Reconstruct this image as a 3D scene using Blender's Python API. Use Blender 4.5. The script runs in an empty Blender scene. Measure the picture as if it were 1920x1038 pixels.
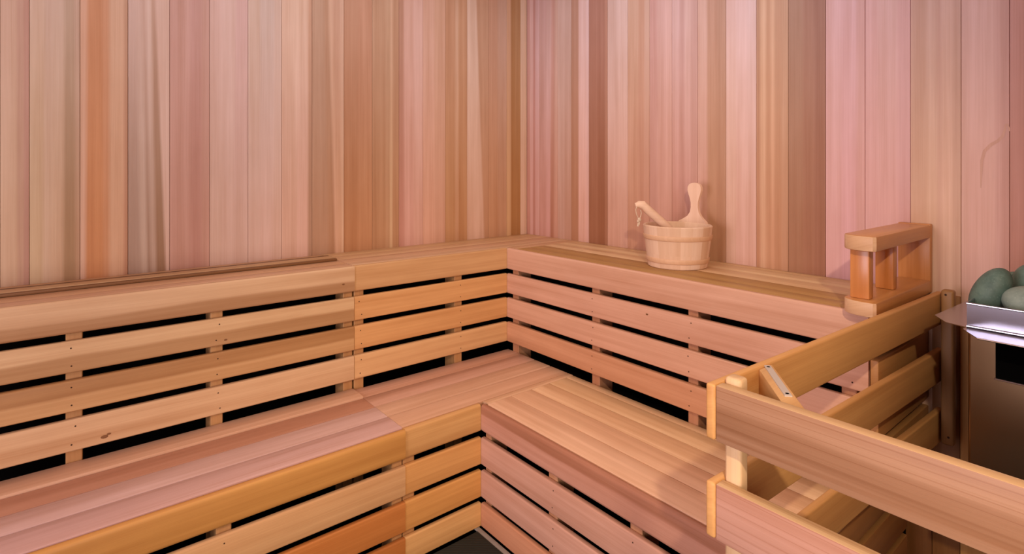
import bpy, bmesh, math, random
from mathutils import Vector, Matrix

sc = bpy.context.scene
COL = sc.collection
random.seed(7)

# ------------------------------------------------------------------ helpers
GAIN = (1.0, 1.40, 1.72)          # photo colour -> albedo

def lin(c):
    r = []
    for v in c[:3]:
        v /= 255.0
        r.append(v / 12.92 if v <= .04045 else ((v + .055) / 1.055) ** 2.4)
    return r

def wc(c):
    l = lin(c)
    return tuple(min(.9, l[i] * GAIN[i]) for i in range(3))

# survey units -> room: walls, upper tier, rail and heater were surveyed at one scale,
# the floor and the lower tier at another; both are laid out about the same station
ST = Vector((-1.9653, -2.2811, 1.3)); SC = 1.046
MODE = 'U'
def W(p):
    p = Vector(p)
    if MODE == 'U':
        z = ST.z + SC * (p.z - ST.z)
        return Vector((p.x * SC, p.y * SC, 0.0 if p.z <= 1e-6 else max(0.0, z)))
    return Vector((p.x + ST.x * (SC - 1), p.y + ST.y * (SC - 1), p.z))

class MB:
    """collects geometry for ONE mesh object, with wood attributes per corner"""
    def __init__(self):
        self.bm = bmesh.new()
        self.uv = self.bm.loops.layers.uv.new('grain')
        self.nu = self.bm.loops.layers.uv.new('norm')
        self.tint = self.bm.loops.layers.float_color.new('tint')
        self.band = self.bm.loops.layers.float_color.new('band')

    def paint(self, faces, lo, hi, ax, wax, tint, seed, band):
        su, sv = seed
        oth = [i for i in range(3) if i != ax]
        L = max(hi[ax] - lo[ax], 1e-4); W = max(hi[wax] - lo[wax], 1e-4)
        for f in faces:
            n = f.normal
            if abs(n[ax]) > .75:
                for l in f.loops:      # end grain: compressed rings
                    p = l.vert.co
                    l[self.uv].uv = (su + p[oth[0]] * .6, sv + p[oth[1]] + p[oth[0]] * .35)
                    l[self.nu].uv = (0, (p[wax] - lo[wax]) / W)
                    l[self.tint] = (tint[0] * 1.0, tint[1] * 1.0, tint[2] * 1.0, 1)
                    l[self.band] = (0.5, .01, 0, 0)
                continue
            v_ax = oth[0] if abs(n[oth[0]]) < abs(n[oth[1]]) else oth[1]
            for l in f.loops:
                p = l.vert.co
                l[self.uv].uv = (su + p[ax], sv + p[v_ax])
                l[self.nu].uv = ((p[ax] - lo[ax]) / L, (p[wax] - lo[wax]) / W)
                l[self.tint] = (*tint, 1)
                l[self.band] = band

    def board(self, lo, hi, ax, wax, tint, bev=.004, seg=2, band=(.5, .1, 0, 0), edges=None, mat=0, m=None):
        """rounded box lo..hi; grain along axis ax, width along wax"""
        bm = self.bm
        lo = list(lo); hi = list(hi)
        vs = {}
        for i in (0, 1):
            for j in (0, 1):
                for k in (0, 1):
                    vs[i, j, k] = bm.verts.new((hi[0] if i else lo[0], hi[1] if j else lo[1], hi[2] if k else lo[2]))
        q = [((0,0,0),(0,1,0),(1,1,0),(1,0,0)), ((0,0,1),(1,0,1),(1,1,1),(0,1,1)),
             ((0,0,0),(1,0,0),(1,0,1),(0,0,1)), ((0,1,0),(0,1,1),(1,1,1),(1,1,0)),
             ((0,0,0),(0,0,1),(0,1,1),(0,1,0)), ((1,0,0),(1,1,0),(1,1,1),(1,0,1))]
        fs = [bm.faces.new([vs[c] for c in f]) for f in q]
        allf = list(fs)
        if bev > 0:
            es = set(e for f in fs for e in f.edges)
            if edges == 'long':
                cc = (lo[ax] + hi[ax]) / 2
                es = [e for e in es if abs((e.verts[0].co[ax] + e.verts[1].co[ax]) / 2 - cc) < 1e-5]
            elif edges is not None:
                es = [e for e in es if edges((e.verts[0].co + e.verts[1].co) / 2)]
            r = bmesh.ops.bevel(bm, geom=list(es), offset=bev, segments=seg, profile=.5, affect='EDGES', clamp_overlap=True)
            allf = list({f for v in r['verts'] for f in v.link_faces} | {f for f in fs if f.is_valid} | {f for f in r['faces'] if f.is_valid})
        bm.normal_update()
        seed = (random.uniform(0, 60), random.uniform(0, 60))
        self.paint(allf, lo, hi, ax, wax, tint, seed, band)
        for f in allf:
            f.material_index = mat
        if m is not None:
            bmesh.ops.transform(bm, matrix=m, verts=list({v for f in allf for v in f.verts}))
        return allf

    def prism(self, pts, axis, a, b, tint, wax, ax, bev=0, seg=2, mat=0, m=None, band=(.5, .1, 0, 0)):
        """polygon (2-D points in the two axes other than axis) extruded a..b"""
        bm = self.bm
        oth = [i for i in range(3) if i != axis]
        def P(p, h):
            c = [0, 0, 0]; c[oth[0]] = p[0]; c[oth[1]] = p[1]; c[axis] = h
            return bm.verts.new(c)
        A = [P(p, a) for p in pts]; B = [P(p, b) for p in pts]
        n = len(pts)
        fa = bm.faces.new(A); fb = bm.faces.new(list(reversed(B)))
        fs = [fa, fb]
        for i in range(n):
            fs.append(bm.faces.new([A[i], B[i], B[(i + 1) % n], A[(i + 1) % n]]))
        bmesh.ops.recalc_face_normals(bm, faces=fs)
        allf = fs
        if bev > 0:
            es = list(set(list(fa.edges) + list(fb.edges)))
            r = bmesh.ops.bevel(bm, geom=es, offset=bev, segments=seg, profile=.5, affect='EDGES', clamp_overlap=True)
            allf = list({f for v in r['verts'] for f in v.link_faces} | {f for f in fs if f.is_valid} | {f for f in r['faces'] if f.is_valid})
        bm.normal_update()
        vs = list({v for f in allf for v in f.verts})
        lo = [min(v.co[i] for v in vs) for i in range(3)]; hi = [max(v.co[i] for v in vs) for i in range(3)]
        self.paint(allf, lo, hi, ax, wax, tint, (random.uniform(0, 60), random.uniform(0, 60)), band)
        for f in allf: f.material_index = mat
        if m is not None:
            bmesh.ops.transform(bm, matrix=m, verts=vs)
        return allf

    def disc(self, c, n, r, mat, seg=8, sx=1.0):
        """a nail head / knot: low rounded disc on a surface"""
        bm = self.bm
        n = Vector(n).normalized(); c = Vector(c)
        t = n.orthogonal().normalized(); u = n.cross(t)
        if abs(n.z) < .5:
            t = Vector((0, 0, 1)).cross(n).normalized(); u = n.cross(t)
        mid = bm.verts.new(c + n * .0006)
        ring = [bm.verts.new(c + t * math.cos(2 * math.pi * i / seg) * r * sx + u * math.sin(2 * math.pi * i / seg) * r + n * .0002) for i in range(seg)]
        for i in range(seg):
            f = bm.faces.new([mid, ring[i], ring[(i + 1) % seg]])
            f.material_index = mat
            for l in f.loops: l[self.tint] = (.05, .02, .01, 1)

    def tube(self, pts, r, mat=0, seg=10, tint=(.5, .4, .3), cap=True):
        bm = self.bm
        pts = [Vector(p) for p in pts]
        rad = r if isinstance(r, (list, tuple)) else [r] * len(pts)
        rings = []; prev = None
        for i, p in enumerate(pts):
            d = (pts[min(i + 1, len(pts) - 1)] - pts[max(i - 1, 0)]).normalized()
            t = d.orthogonal().normalized() if prev is None else (prev - d * prev.dot(d)).normalized()
            prev = t; u = d.cross(t)
            rings.append([bm.verts.new(p + (t * math.cos(2 * math.pi * k / seg) + u * math.sin(2 * math.pi * k / seg)) * rad[i]) for k in range(seg)])
        fs = []
        for a, b in zip(rings, rings[1:]):
            for k in range(seg):
                fs.append(bm.faces.new([a[k], a[(k + 1) % seg], b[(k + 1) % seg], b[k]]))
        if cap:
            fs.append(bm.faces.new(list(reversed(rings[0])))); fs.append(bm.faces.new(rings[-1]))
        L = 0
        for f in fs:
            f.material_index = mat; f.smooth = True
            for l in f.loops:
                l[self.tint] = (*tint, 1); l[self.uv].uv = (l.vert.co.x, l.vert.co.z)
        return fs

    def lathe(self, prof, seg, tint, center, mat=0, stave=None, u0=0.0):
        """closed profile [(r,z)...] around the z axis; stave = list of tints per angular stave"""
        bm = self.bm
        rings = []
        for k in range(seg):
            a = 2 * math.pi * k / seg
            rings.append([bm.verts.new((center[0] + r * math.cos(a), center[1] + r * math.sin(a), center[2] + z)) for r, z in prof])
        n = len(prof)
        for k in range(seg):
            A = rings[k]; B = rings[(k + 1) % seg]
            t = tint; sd = 0
            if stave:
                si = int(k * len(stave) / seg); t = stave[si]; sd = si * 3.7
            for i in range(n):
                j = (i + 1) % n
                f = bm.faces.new([A[i], B[i], B[j], A[j]])
                f.material_index = mat; f.smooth = True
                rr = .5 * (prof[i][0] + prof[j][0])
                for l in f.loops:
                    kk = k if l.vert in A else k + 1
                    l[self.uv].uv = (l.vert.co.z + sd + u0, 2 * math.pi * kk / seg * rr)
                    l[self.tint] = (*t, 1); l[self.band] = (.5, .1, 0, 0)

    def build(self, name, mats, parent=None, smooth=True, ang=35):
        me = bpy.data.meshes.new(name)
        for v in self.bm.verts: v.co = W(v.co)
        bmesh.ops.recalc_face_normals(self.bm, faces=self.bm.faces)
        self.bm.to_mesh(me); self.bm.free()
        if not isinstance(mats, (list, tuple)): mats = [mats]
        for m in mats: me.materials.append(m)
        o = bpy.data.objects.new(name, me); COL.objects.link(o)
        if smooth:
            for p in me.polygons: p.use_smooth = True
            me.set_sharp_from_angle(angle=math.radians(ang))
        if parent is not None:
            o.parent = parent
            o.matrix_parent_inverse = Matrix.Translation(-parent.location) if parent.type == 'EMPTY' else parent.matrix_parent_inverse.copy() @ Matrix.Identity(4)
            if parent.type != 'EMPTY': o.matrix_parent_inverse = Matrix.Identity(4)
        return o

def thing(name, label, cat, loc, group=None):
    o = bpy.data.objects.new(name, None); COL.objects.link(o)
    o.location = W(loc); o.empty_display_size = .05
    tag(o, label, cat, group); return o

def tag(o, label, cat, group=None):
    o['label'] = label; o['category'] = cat
    if group: o['group'] = group

def struct(o):
    o['kind'] = 'structure'; return o

# ------------------------------------------------------------------ materials
def newmat(name):
    m = bpy.data.materials.new(name); m.use_nodes = True
    nt = m.node_tree
    for n in list(nt.nodes): nt.nodes.remove(n)
    out = nt.nodes.new('ShaderNodeOutputMaterial'); b = nt.nodes.new('ShaderNodeBsdfPrincipled')
    nt.links.new(b.outputs[0], out.inputs[0])
    return m, nt, b

def wood_mat(name, rough=.5, contrast=1.0, fine=1.0, spec=.35, scale=1.0, lines=0):
    m, nt, b = newmat(name)
    N = nt.nodes.new; K = nt.links.new
    def math_(op, a, c=None, clamp=False):
        n = N('ShaderNodeMath'); n.operation = op; n.use_clamp = clamp
        for i, v in enumerate((a, c)):
            if v is None: continue
            if isinstance(v, (int, float)): n.inputs[i].default_value = v
            else: K(v, n.inputs[i])
        return n.outputs[0]
    uv = N('ShaderNodeUVMap'); uv.uv_map = 'grain'
    nu = N('ShaderNodeUVMap'); nu.uv_map = 'norm'
    tint = N('ShaderNodeVertexColor'); tint.layer_name = 'tint'
    band = N('ShaderNodeVertexColor'); band.layer_name = 'band'
    def noise(su, sv, det, warp=None, rough_=.55):
        mp = N('ShaderNodeMapping'); mp.inputs['Scale'].default_value = (su * scale, sv * scale, 1)
        K(uv.outputs[0], mp.inputs[0])
        n = N('ShaderNodeTexNoise'); n.inputs['Scale'].default_value = 1; n.inputs['Detail'].default_value = det
        n.inputs['Roughness'].default_value = rough_
        K(mp.outputs[0], n.inputs['Vector']); return n.outputs[0]
    n1 = noise(.9, 42, 3)        # growth streaks
    n2 = noise(3.5, 330, 2)      # fine fibre
    n3 = noise(1.3, 9, 2)        # broad patches
    n4 = noise(9, 26, 2)         # mottling
    v = math_('ADD', math_('MULTIPLY', math_('SUBTRACT', n1, .5), 1.35 * contrast),
              math_('MULTIPLY', math_('SUBTRACT', n2, .5), .55 * fine))
    v = math_('ADD', v, math_('MULTIPLY', math_('SUBTRACT', n3, .5), .9 * contrast))
    v = math_('ADD', v, math_('MULTIPLY', math_('SUBTRACT', n4, .5), .28 * contrast))
    if lines:
        g = noise(.22, 60, 1, rough_=.4)
        mr = N('ShaderNodeMapRange'); mr.interpolation_type = 'SMOOTHSTEP'; K(math_('ABSOLUTE', math_('SUBTRACT', g, .5)), mr.inputs[0])
        mr.inputs[1].default_value = 0; mr.inputs[2].default_value = .035; mr.inputs[3].default_value = -lines; mr.inputs[4].default_value = 0
        v = math_('ADD', v, mr.outputs[0])
    v = math_('ADD', v, .55, True)
    def mulcol(col, k):
        n = N('ShaderNodeMix'); n.data_type = 'RGBA'; n.blend_type = 'MULTIPLY'; n.inputs[0].default_value = 1
        K(col, n.inputs[6]); n.inputs[7].default_value = (*k, 1); return n.outputs[2]
    dark = mulcol(tint.outputs[0], (.78, .68, .58)); light = mulcol(tint.outputs[0], (1.14, 1.2, 1.24))
    mx = N('ShaderNodeMix'); mx.data_type = 'RGBA'; K(v, mx.inputs[0]); K(dark, mx.inputs[6]); K(light, mx.inputs[7])
    col = mx.outputs[2]
    # a darker heartwood band of its own wavering shape
    sb = N('ShaderNodeSeparateColor'); K(band.outputs[0], sb.inputs[0])
    sn = N('ShaderNodeSeparateXYZ'); K(nu.outputs[0], sn.inputs[0])
    wob = math_('MULTIPLY', math_('SUBTRACT', noise(1.6, 2.5, 2), .5), .34)
    d = math_('ABSOLUTE', math_('SUBTRACT', math_('ADD', sn.outputs[1], wob), sb.outputs[0]))
    mk = N('ShaderNodeMapRange'); mk.interpolation_type = 'SMOOTHSTEP'
    K(d, mk.inputs[0]); K(math_('MULTIPLY', sb.outputs[1], .75), mk.inputs[1]); K(math_('ADD', sb.outputs[1], .05), mk.inputs[2])
    mk.inputs[3].default_value = 1; mk.inputs[4].default_value = 0
    fac = math_('MULTIPLY', mk.outputs[0], sb.outputs[2])
    mb = N('ShaderNodeMix'); mb.data_type = 'RGBA'; K(fac, mb.inputs[0]); K(col, mb.inputs[6]); K(mulcol(col, (.62, .5, .38)), mb.inputs[7])
    K(mb.outputs[2], b.inputs['Base Color'])
    rr = N('ShaderNodeMapRange'); K(n1, rr.inputs[0]); rr.inputs[3].default_value = rough - .08; rr.inputs[4].default_value = rough + .1
    K(rr.outputs[0], b.inputs['Roughness'])
    b.inputs['Specular IOR Level'].default_value = spec
    bp = N('ShaderNodeBump'); bp.inputs['Strength'].default_value = .12; bp.inputs['Distance'].default_value = .0015
    K(math_('ADD', math_('MULTIPLY', n1, .6), n2), bp.inputs['Height']); K(bp.outputs[0], b.inputs['Normal'])
    return m

def plain(name, col, rough=.6, metal=0, spec=.4, noise=0, nscale=60, bump=0):
    m, nt, b = newmat(name)
    b.inputs['Roughness'].default_value = rough; b.inputs['Metallic'].default_value = metal
    b.inputs['Specular IOR Level'].default_value = spec
    tc = nt.nodes.new('ShaderNodeTexCoord'); n = nt.nodes.new('ShaderNodeTexNoise')
    n.inputs['Scale'].default_value = nscale; n.inputs['Detail'].default_value = 3
    nt.links.new(tc.outputs['Object'], n.inputs['Vector'])
    mx = nt.nodes.new('ShaderNodeMix'); mx.data_type = 'RGBA'
    nt.links.new(n.outputs[0], mx.inputs[0])
    mx.inputs[6].default_value = (*[c * (1 - noise) for c in col], 1); mx.inputs[7].default_value = (*[min(1, c * (1 + noise)) for c in col], 1)
    nt.links.new(mx.outputs[2], b.inputs['Base Color'])
    if bump:
        bp = nt.nodes.new('ShaderNodeBump'); bp.inputs['Strength'].default_value = bump; bp.inputs['Distance'].default_value = .002
        nt.links.new(n.outputs[0], bp.inputs['Height']); nt.links.new(bp.outputs[0], b.inputs['Normal'])
    return m

WALL = wood_mat('cedar_panelling', rough=.55, contrast=.72, fine=.75, spec=.25)
WOOD = wood_mat('cedar_bench', rough=.48, contrast=.95, fine=.7, spec=.35)
WOODG = wood_mat('cedar_strong_grain', rough=.45, contrast=.9, fine=.4, spec=.35, lines=.45)
PINE = wood_mat('pale_pine', rough=.5, contrast=.35, fine=.35, spec=.3, scale=2.2)
FIR = wood_mat('varnished_fir', rough=.32, contrast=.9, fine=1.0, spec=.5, scale=1.6)
NAIL = plain('nail_hole', (.045, .018, .01), .7, 0, .2)
KNOT = plain('knot', (.2, .085, .035), .7, 0, .2, .3, 200)
VOID = plain('bench_shade', (.006, .004, .004), .9, 0, .1)  # shade under the benches, put into the wall colour
STEEL = plain('stainless_steel', (.40, .39, .45), .22, 1.0, .5, .01, 12)
STEELD = plain('brushed_steel_body', (.22, .145, .08), .36, 1.0, .5, .05, 12)
CHROME = plain('chrome', (.75, .74, .72), .15, 1.0)
ZINC = plain('zinc_strip', (.62, .56, .5), .45, .35)
BLACK = plain('black_opening', (.002, .002, .002), .9, 0, 0)
ROPE = plain('cotton_cord', (.62, .47, .34), .9, 0, .1, .2, 300, .4)
CONCRETE = plain('concrete', (.2, .17, .14), .8, 0, .2, .25, 40, .2)
CEIL = wood_mat('ceiling_cedar', rough=.55, contrast=.5, fine=.5, spec=.2)

def stone_mat(name, a, bcol):
    m, nt, b = newmat(name)
    N = nt.nodes.new; K = nt.links.new
    tc = N('ShaderNodeTexCoord')
    n = N('ShaderNodeTexNoise'); n.inputs['Scale'].default_value = 22; n.inputs['Detail'].default_value = 6; n.inputs['Roughness'].default_value = .65
    v = N('ShaderNodeTexVoronoi'); v.inputs['Scale'].default_value = 150
    K(tc.outputs['Object'], n.inputs['Vector']); K(tc.outputs['Object'], v.inputs['Vector'])
    r = N('ShaderNodeValToRGB'); r.color_ramp.elements[0].position = .3; r.color_ramp.elements[1].position = .72
    r.color_ramp.elements[0].color = (*a, 1); r.color_ramp.elements[1].color = (*bcol, 1)
    K(n.outputs[0], r.inputs[0])
    sp = N('ShaderNodeMapRange'); K(v.outputs['Distance'], sp.inputs[0]); sp.inputs[1].default_value = .0; sp.inputs[2].default_value = .28
    sp.inputs[3].default_value = .45; sp.inputs[4].default_value = 0
    mx = N('ShaderNodeMix'); mx.data_type = 'RGBA'; K(sp.outputs[0], mx.inputs[0]); K(r.outputs[0], mx.inputs[6]); mx.inputs[7].default_value = (bcol[0] * 1.35, bcol[1] * 1.35, bcol[2] * 1.3, 1)
    K(mx.outputs[2], b.inputs['Base Color']); b.inputs['Roughness'].default_value = .6
    bp = N('ShaderNodeBump'); bp.inputs['Strength'].default_value = .35; bp.inputs['Distance'].default_value = .002
    K(n.outputs[0], bp.inputs['Height']); K(bp.outputs[0], b.inputs['Normal'])
    return m
STONE = stone_mat('green_olivine', (.045, .085, .068), (.13, .2, .16))
STONEP = stone_mat('pale_olivine', (.15, .2, .175), (.27, .33, .28))

def mat_rubber():
    m, nt, b = newmat('ribbed_rubber')
    N = nt.nodes.new; K = nt.links.new
    tc = N('ShaderNodeTexCoord'); mp = N('ShaderNodeMapping'); mp.inputs['Rotation'].default_value = (0, 0, math.radians(39))
    K(tc.outputs['Object'], mp.inputs[0])
    w = N('ShaderNodeTexWave'); w.wave_type = 'BANDS'; w.bands_direction = 'Y'; w.inputs['Scale'].default_value = 36; w.inputs['Distortion'].default_value = .6; w.inputs['Detail'].default_value = 2
    K(mp.outputs[0], w.inputs['Vector'])
    mx = N('ShaderNodeMix'); mx.data_type = 'RGBA'; K(w.outputs[0], mx.inputs[0])
    mx.inputs[6].default_value = (.003, .005, .003, 1); mx.inputs[7].default_value = (.016, .020, .011, 1)
    K(mx.outputs[2], b.inputs['Base Color']); b.inputs['Roughness'].default_value = .8
    bp = N('ShaderNodeBump'); bp.inputs['Strength'].default_value = .6; bp.inputs['Distance'].default_value = .003
    K(w.outputs[0], bp.inputs['Height']); K(bp.outputs[0], b.inputs['Normal'])
    return m
RUBBER = mat_rubber()

# ------------------------------------------------------------------ camera
FPX, YH, TH = 1047.37, 311.17, 50.7824
CAMP = Vector((-1.9653, -2.2811, 1.3))
cd = bpy.data.cameras.new('camera'); cam = bpy.data.objects.new('camera', cd); COL.objects.link(cam)
cd.sensor_fit = 'HORIZONTAL'; cd.sensor_width = 36; cd.lens = FPX / 1920 * 36
cd.shift_y = (YH - 519) / 1920
cam.location = (ST.x * SC, ST.y * SC, ST.z); cam.rotation_euler = (math.pi / 2, 0, math.radians(TH - 90))
cd.clip_start = .02
sc.camera = cam

# ------------------------------------------------------------------ room
XW, YF, ZC = -3.6, -3.0, 2.3
ZU, ZL = .9358, .4413
def wx(px):   # wall photo column -> x on the left wall (survey of the board joints)
    t = math.radians(TH); f = (math.cos(t), math.sin(t)); r = (math.sin(t), -math.cos(t))
    k = (px - 960) / FPX; dx, dy = f[0] + r[0] * k, f[1] + r[1] * k
    return CAMP.x + dx * (0 - CAMP.y) / dy
def wy(px):
    t = math.radians(TH); f = (math.cos(t), math.sin(t)); r = (math.sin(t), -math.cos(t))
    k = (px - 960) / FPX; dx, dy = f[0] + r[0] * k, f[1] + r[1] * k
    return CAMP.y + dy * (0 - CAMP.x) / dx

# each board: (px0, px1, [(start at top, start at bottom, colour at top, colour at bottom), ...]) fractions of the width; tones mix wood and the wall's light gradient
LB = [
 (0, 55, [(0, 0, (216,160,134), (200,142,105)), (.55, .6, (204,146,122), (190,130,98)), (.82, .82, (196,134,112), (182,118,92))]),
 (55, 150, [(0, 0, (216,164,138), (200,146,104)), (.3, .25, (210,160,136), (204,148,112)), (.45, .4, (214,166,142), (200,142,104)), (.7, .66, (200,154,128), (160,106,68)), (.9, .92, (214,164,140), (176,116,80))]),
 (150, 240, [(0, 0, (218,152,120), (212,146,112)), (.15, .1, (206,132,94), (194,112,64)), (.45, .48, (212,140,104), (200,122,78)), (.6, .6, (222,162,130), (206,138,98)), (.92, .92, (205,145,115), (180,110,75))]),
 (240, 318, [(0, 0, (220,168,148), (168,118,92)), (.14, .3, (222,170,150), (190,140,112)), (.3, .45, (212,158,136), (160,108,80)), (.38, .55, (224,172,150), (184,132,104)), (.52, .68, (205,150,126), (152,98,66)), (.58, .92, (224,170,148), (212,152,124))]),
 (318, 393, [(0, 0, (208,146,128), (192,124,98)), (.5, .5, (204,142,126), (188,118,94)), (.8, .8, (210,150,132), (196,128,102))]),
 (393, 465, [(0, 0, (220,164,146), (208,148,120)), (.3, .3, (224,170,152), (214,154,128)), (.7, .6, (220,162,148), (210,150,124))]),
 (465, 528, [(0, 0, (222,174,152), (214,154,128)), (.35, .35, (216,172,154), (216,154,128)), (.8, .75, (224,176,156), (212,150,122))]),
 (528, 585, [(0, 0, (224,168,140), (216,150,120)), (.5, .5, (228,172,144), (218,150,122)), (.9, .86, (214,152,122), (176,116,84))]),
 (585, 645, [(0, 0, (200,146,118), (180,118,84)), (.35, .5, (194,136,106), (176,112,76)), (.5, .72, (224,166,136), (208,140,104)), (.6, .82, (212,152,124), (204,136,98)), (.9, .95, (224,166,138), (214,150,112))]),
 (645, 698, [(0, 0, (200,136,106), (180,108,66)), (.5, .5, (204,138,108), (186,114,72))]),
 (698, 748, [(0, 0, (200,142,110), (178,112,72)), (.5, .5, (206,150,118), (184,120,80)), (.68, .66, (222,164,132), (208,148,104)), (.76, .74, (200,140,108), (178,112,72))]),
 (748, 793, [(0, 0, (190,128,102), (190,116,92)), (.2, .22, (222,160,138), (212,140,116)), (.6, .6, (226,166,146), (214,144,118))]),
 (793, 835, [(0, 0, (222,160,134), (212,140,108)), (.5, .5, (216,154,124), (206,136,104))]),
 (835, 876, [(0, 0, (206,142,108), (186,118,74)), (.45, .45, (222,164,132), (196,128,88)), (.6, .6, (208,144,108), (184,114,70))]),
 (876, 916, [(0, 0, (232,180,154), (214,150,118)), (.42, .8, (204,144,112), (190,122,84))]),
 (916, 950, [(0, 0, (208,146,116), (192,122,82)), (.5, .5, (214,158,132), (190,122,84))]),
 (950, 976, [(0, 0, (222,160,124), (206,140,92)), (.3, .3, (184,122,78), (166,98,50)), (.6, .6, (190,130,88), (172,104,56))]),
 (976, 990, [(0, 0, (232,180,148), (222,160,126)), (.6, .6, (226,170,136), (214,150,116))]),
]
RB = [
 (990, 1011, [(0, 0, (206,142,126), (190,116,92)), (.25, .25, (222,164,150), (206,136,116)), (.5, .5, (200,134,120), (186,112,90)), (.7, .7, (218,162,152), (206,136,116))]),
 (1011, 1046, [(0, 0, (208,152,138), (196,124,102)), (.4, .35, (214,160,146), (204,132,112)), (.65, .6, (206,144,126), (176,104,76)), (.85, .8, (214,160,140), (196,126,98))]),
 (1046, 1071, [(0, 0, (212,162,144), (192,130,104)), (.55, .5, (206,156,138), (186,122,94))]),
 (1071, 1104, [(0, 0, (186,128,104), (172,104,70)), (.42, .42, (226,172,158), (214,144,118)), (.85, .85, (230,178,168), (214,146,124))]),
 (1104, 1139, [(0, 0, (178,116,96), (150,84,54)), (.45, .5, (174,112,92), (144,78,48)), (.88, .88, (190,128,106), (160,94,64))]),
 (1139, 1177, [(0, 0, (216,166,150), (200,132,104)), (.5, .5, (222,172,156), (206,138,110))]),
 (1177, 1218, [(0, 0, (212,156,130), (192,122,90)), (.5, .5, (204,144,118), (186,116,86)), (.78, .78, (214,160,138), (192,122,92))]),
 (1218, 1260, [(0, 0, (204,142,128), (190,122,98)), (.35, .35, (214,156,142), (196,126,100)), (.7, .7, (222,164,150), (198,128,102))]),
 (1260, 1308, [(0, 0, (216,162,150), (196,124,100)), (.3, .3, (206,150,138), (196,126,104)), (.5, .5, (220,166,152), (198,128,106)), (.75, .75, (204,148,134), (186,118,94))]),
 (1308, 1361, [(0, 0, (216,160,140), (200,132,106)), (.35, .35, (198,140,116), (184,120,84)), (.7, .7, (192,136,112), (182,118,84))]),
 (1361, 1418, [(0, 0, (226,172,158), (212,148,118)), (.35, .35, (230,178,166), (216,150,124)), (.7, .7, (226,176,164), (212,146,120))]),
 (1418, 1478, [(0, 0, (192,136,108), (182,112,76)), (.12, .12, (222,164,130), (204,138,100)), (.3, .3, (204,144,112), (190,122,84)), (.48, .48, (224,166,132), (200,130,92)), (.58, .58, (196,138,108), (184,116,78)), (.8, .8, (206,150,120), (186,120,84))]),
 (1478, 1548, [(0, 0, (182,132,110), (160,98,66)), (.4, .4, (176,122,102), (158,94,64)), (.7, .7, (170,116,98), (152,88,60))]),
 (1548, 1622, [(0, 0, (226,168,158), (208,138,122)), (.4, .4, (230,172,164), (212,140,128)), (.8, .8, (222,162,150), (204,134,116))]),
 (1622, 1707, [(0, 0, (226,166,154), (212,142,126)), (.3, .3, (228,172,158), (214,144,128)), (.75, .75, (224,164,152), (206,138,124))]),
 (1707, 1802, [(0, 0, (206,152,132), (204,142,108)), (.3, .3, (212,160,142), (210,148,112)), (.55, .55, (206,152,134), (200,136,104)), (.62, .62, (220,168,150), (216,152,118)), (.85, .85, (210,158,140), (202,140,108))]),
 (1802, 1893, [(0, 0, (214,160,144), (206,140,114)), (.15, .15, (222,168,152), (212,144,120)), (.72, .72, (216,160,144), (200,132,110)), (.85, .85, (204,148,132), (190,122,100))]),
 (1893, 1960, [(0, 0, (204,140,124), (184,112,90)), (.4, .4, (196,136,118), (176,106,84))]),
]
WMEAN, WK = (206, 147, 120), .95
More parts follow.
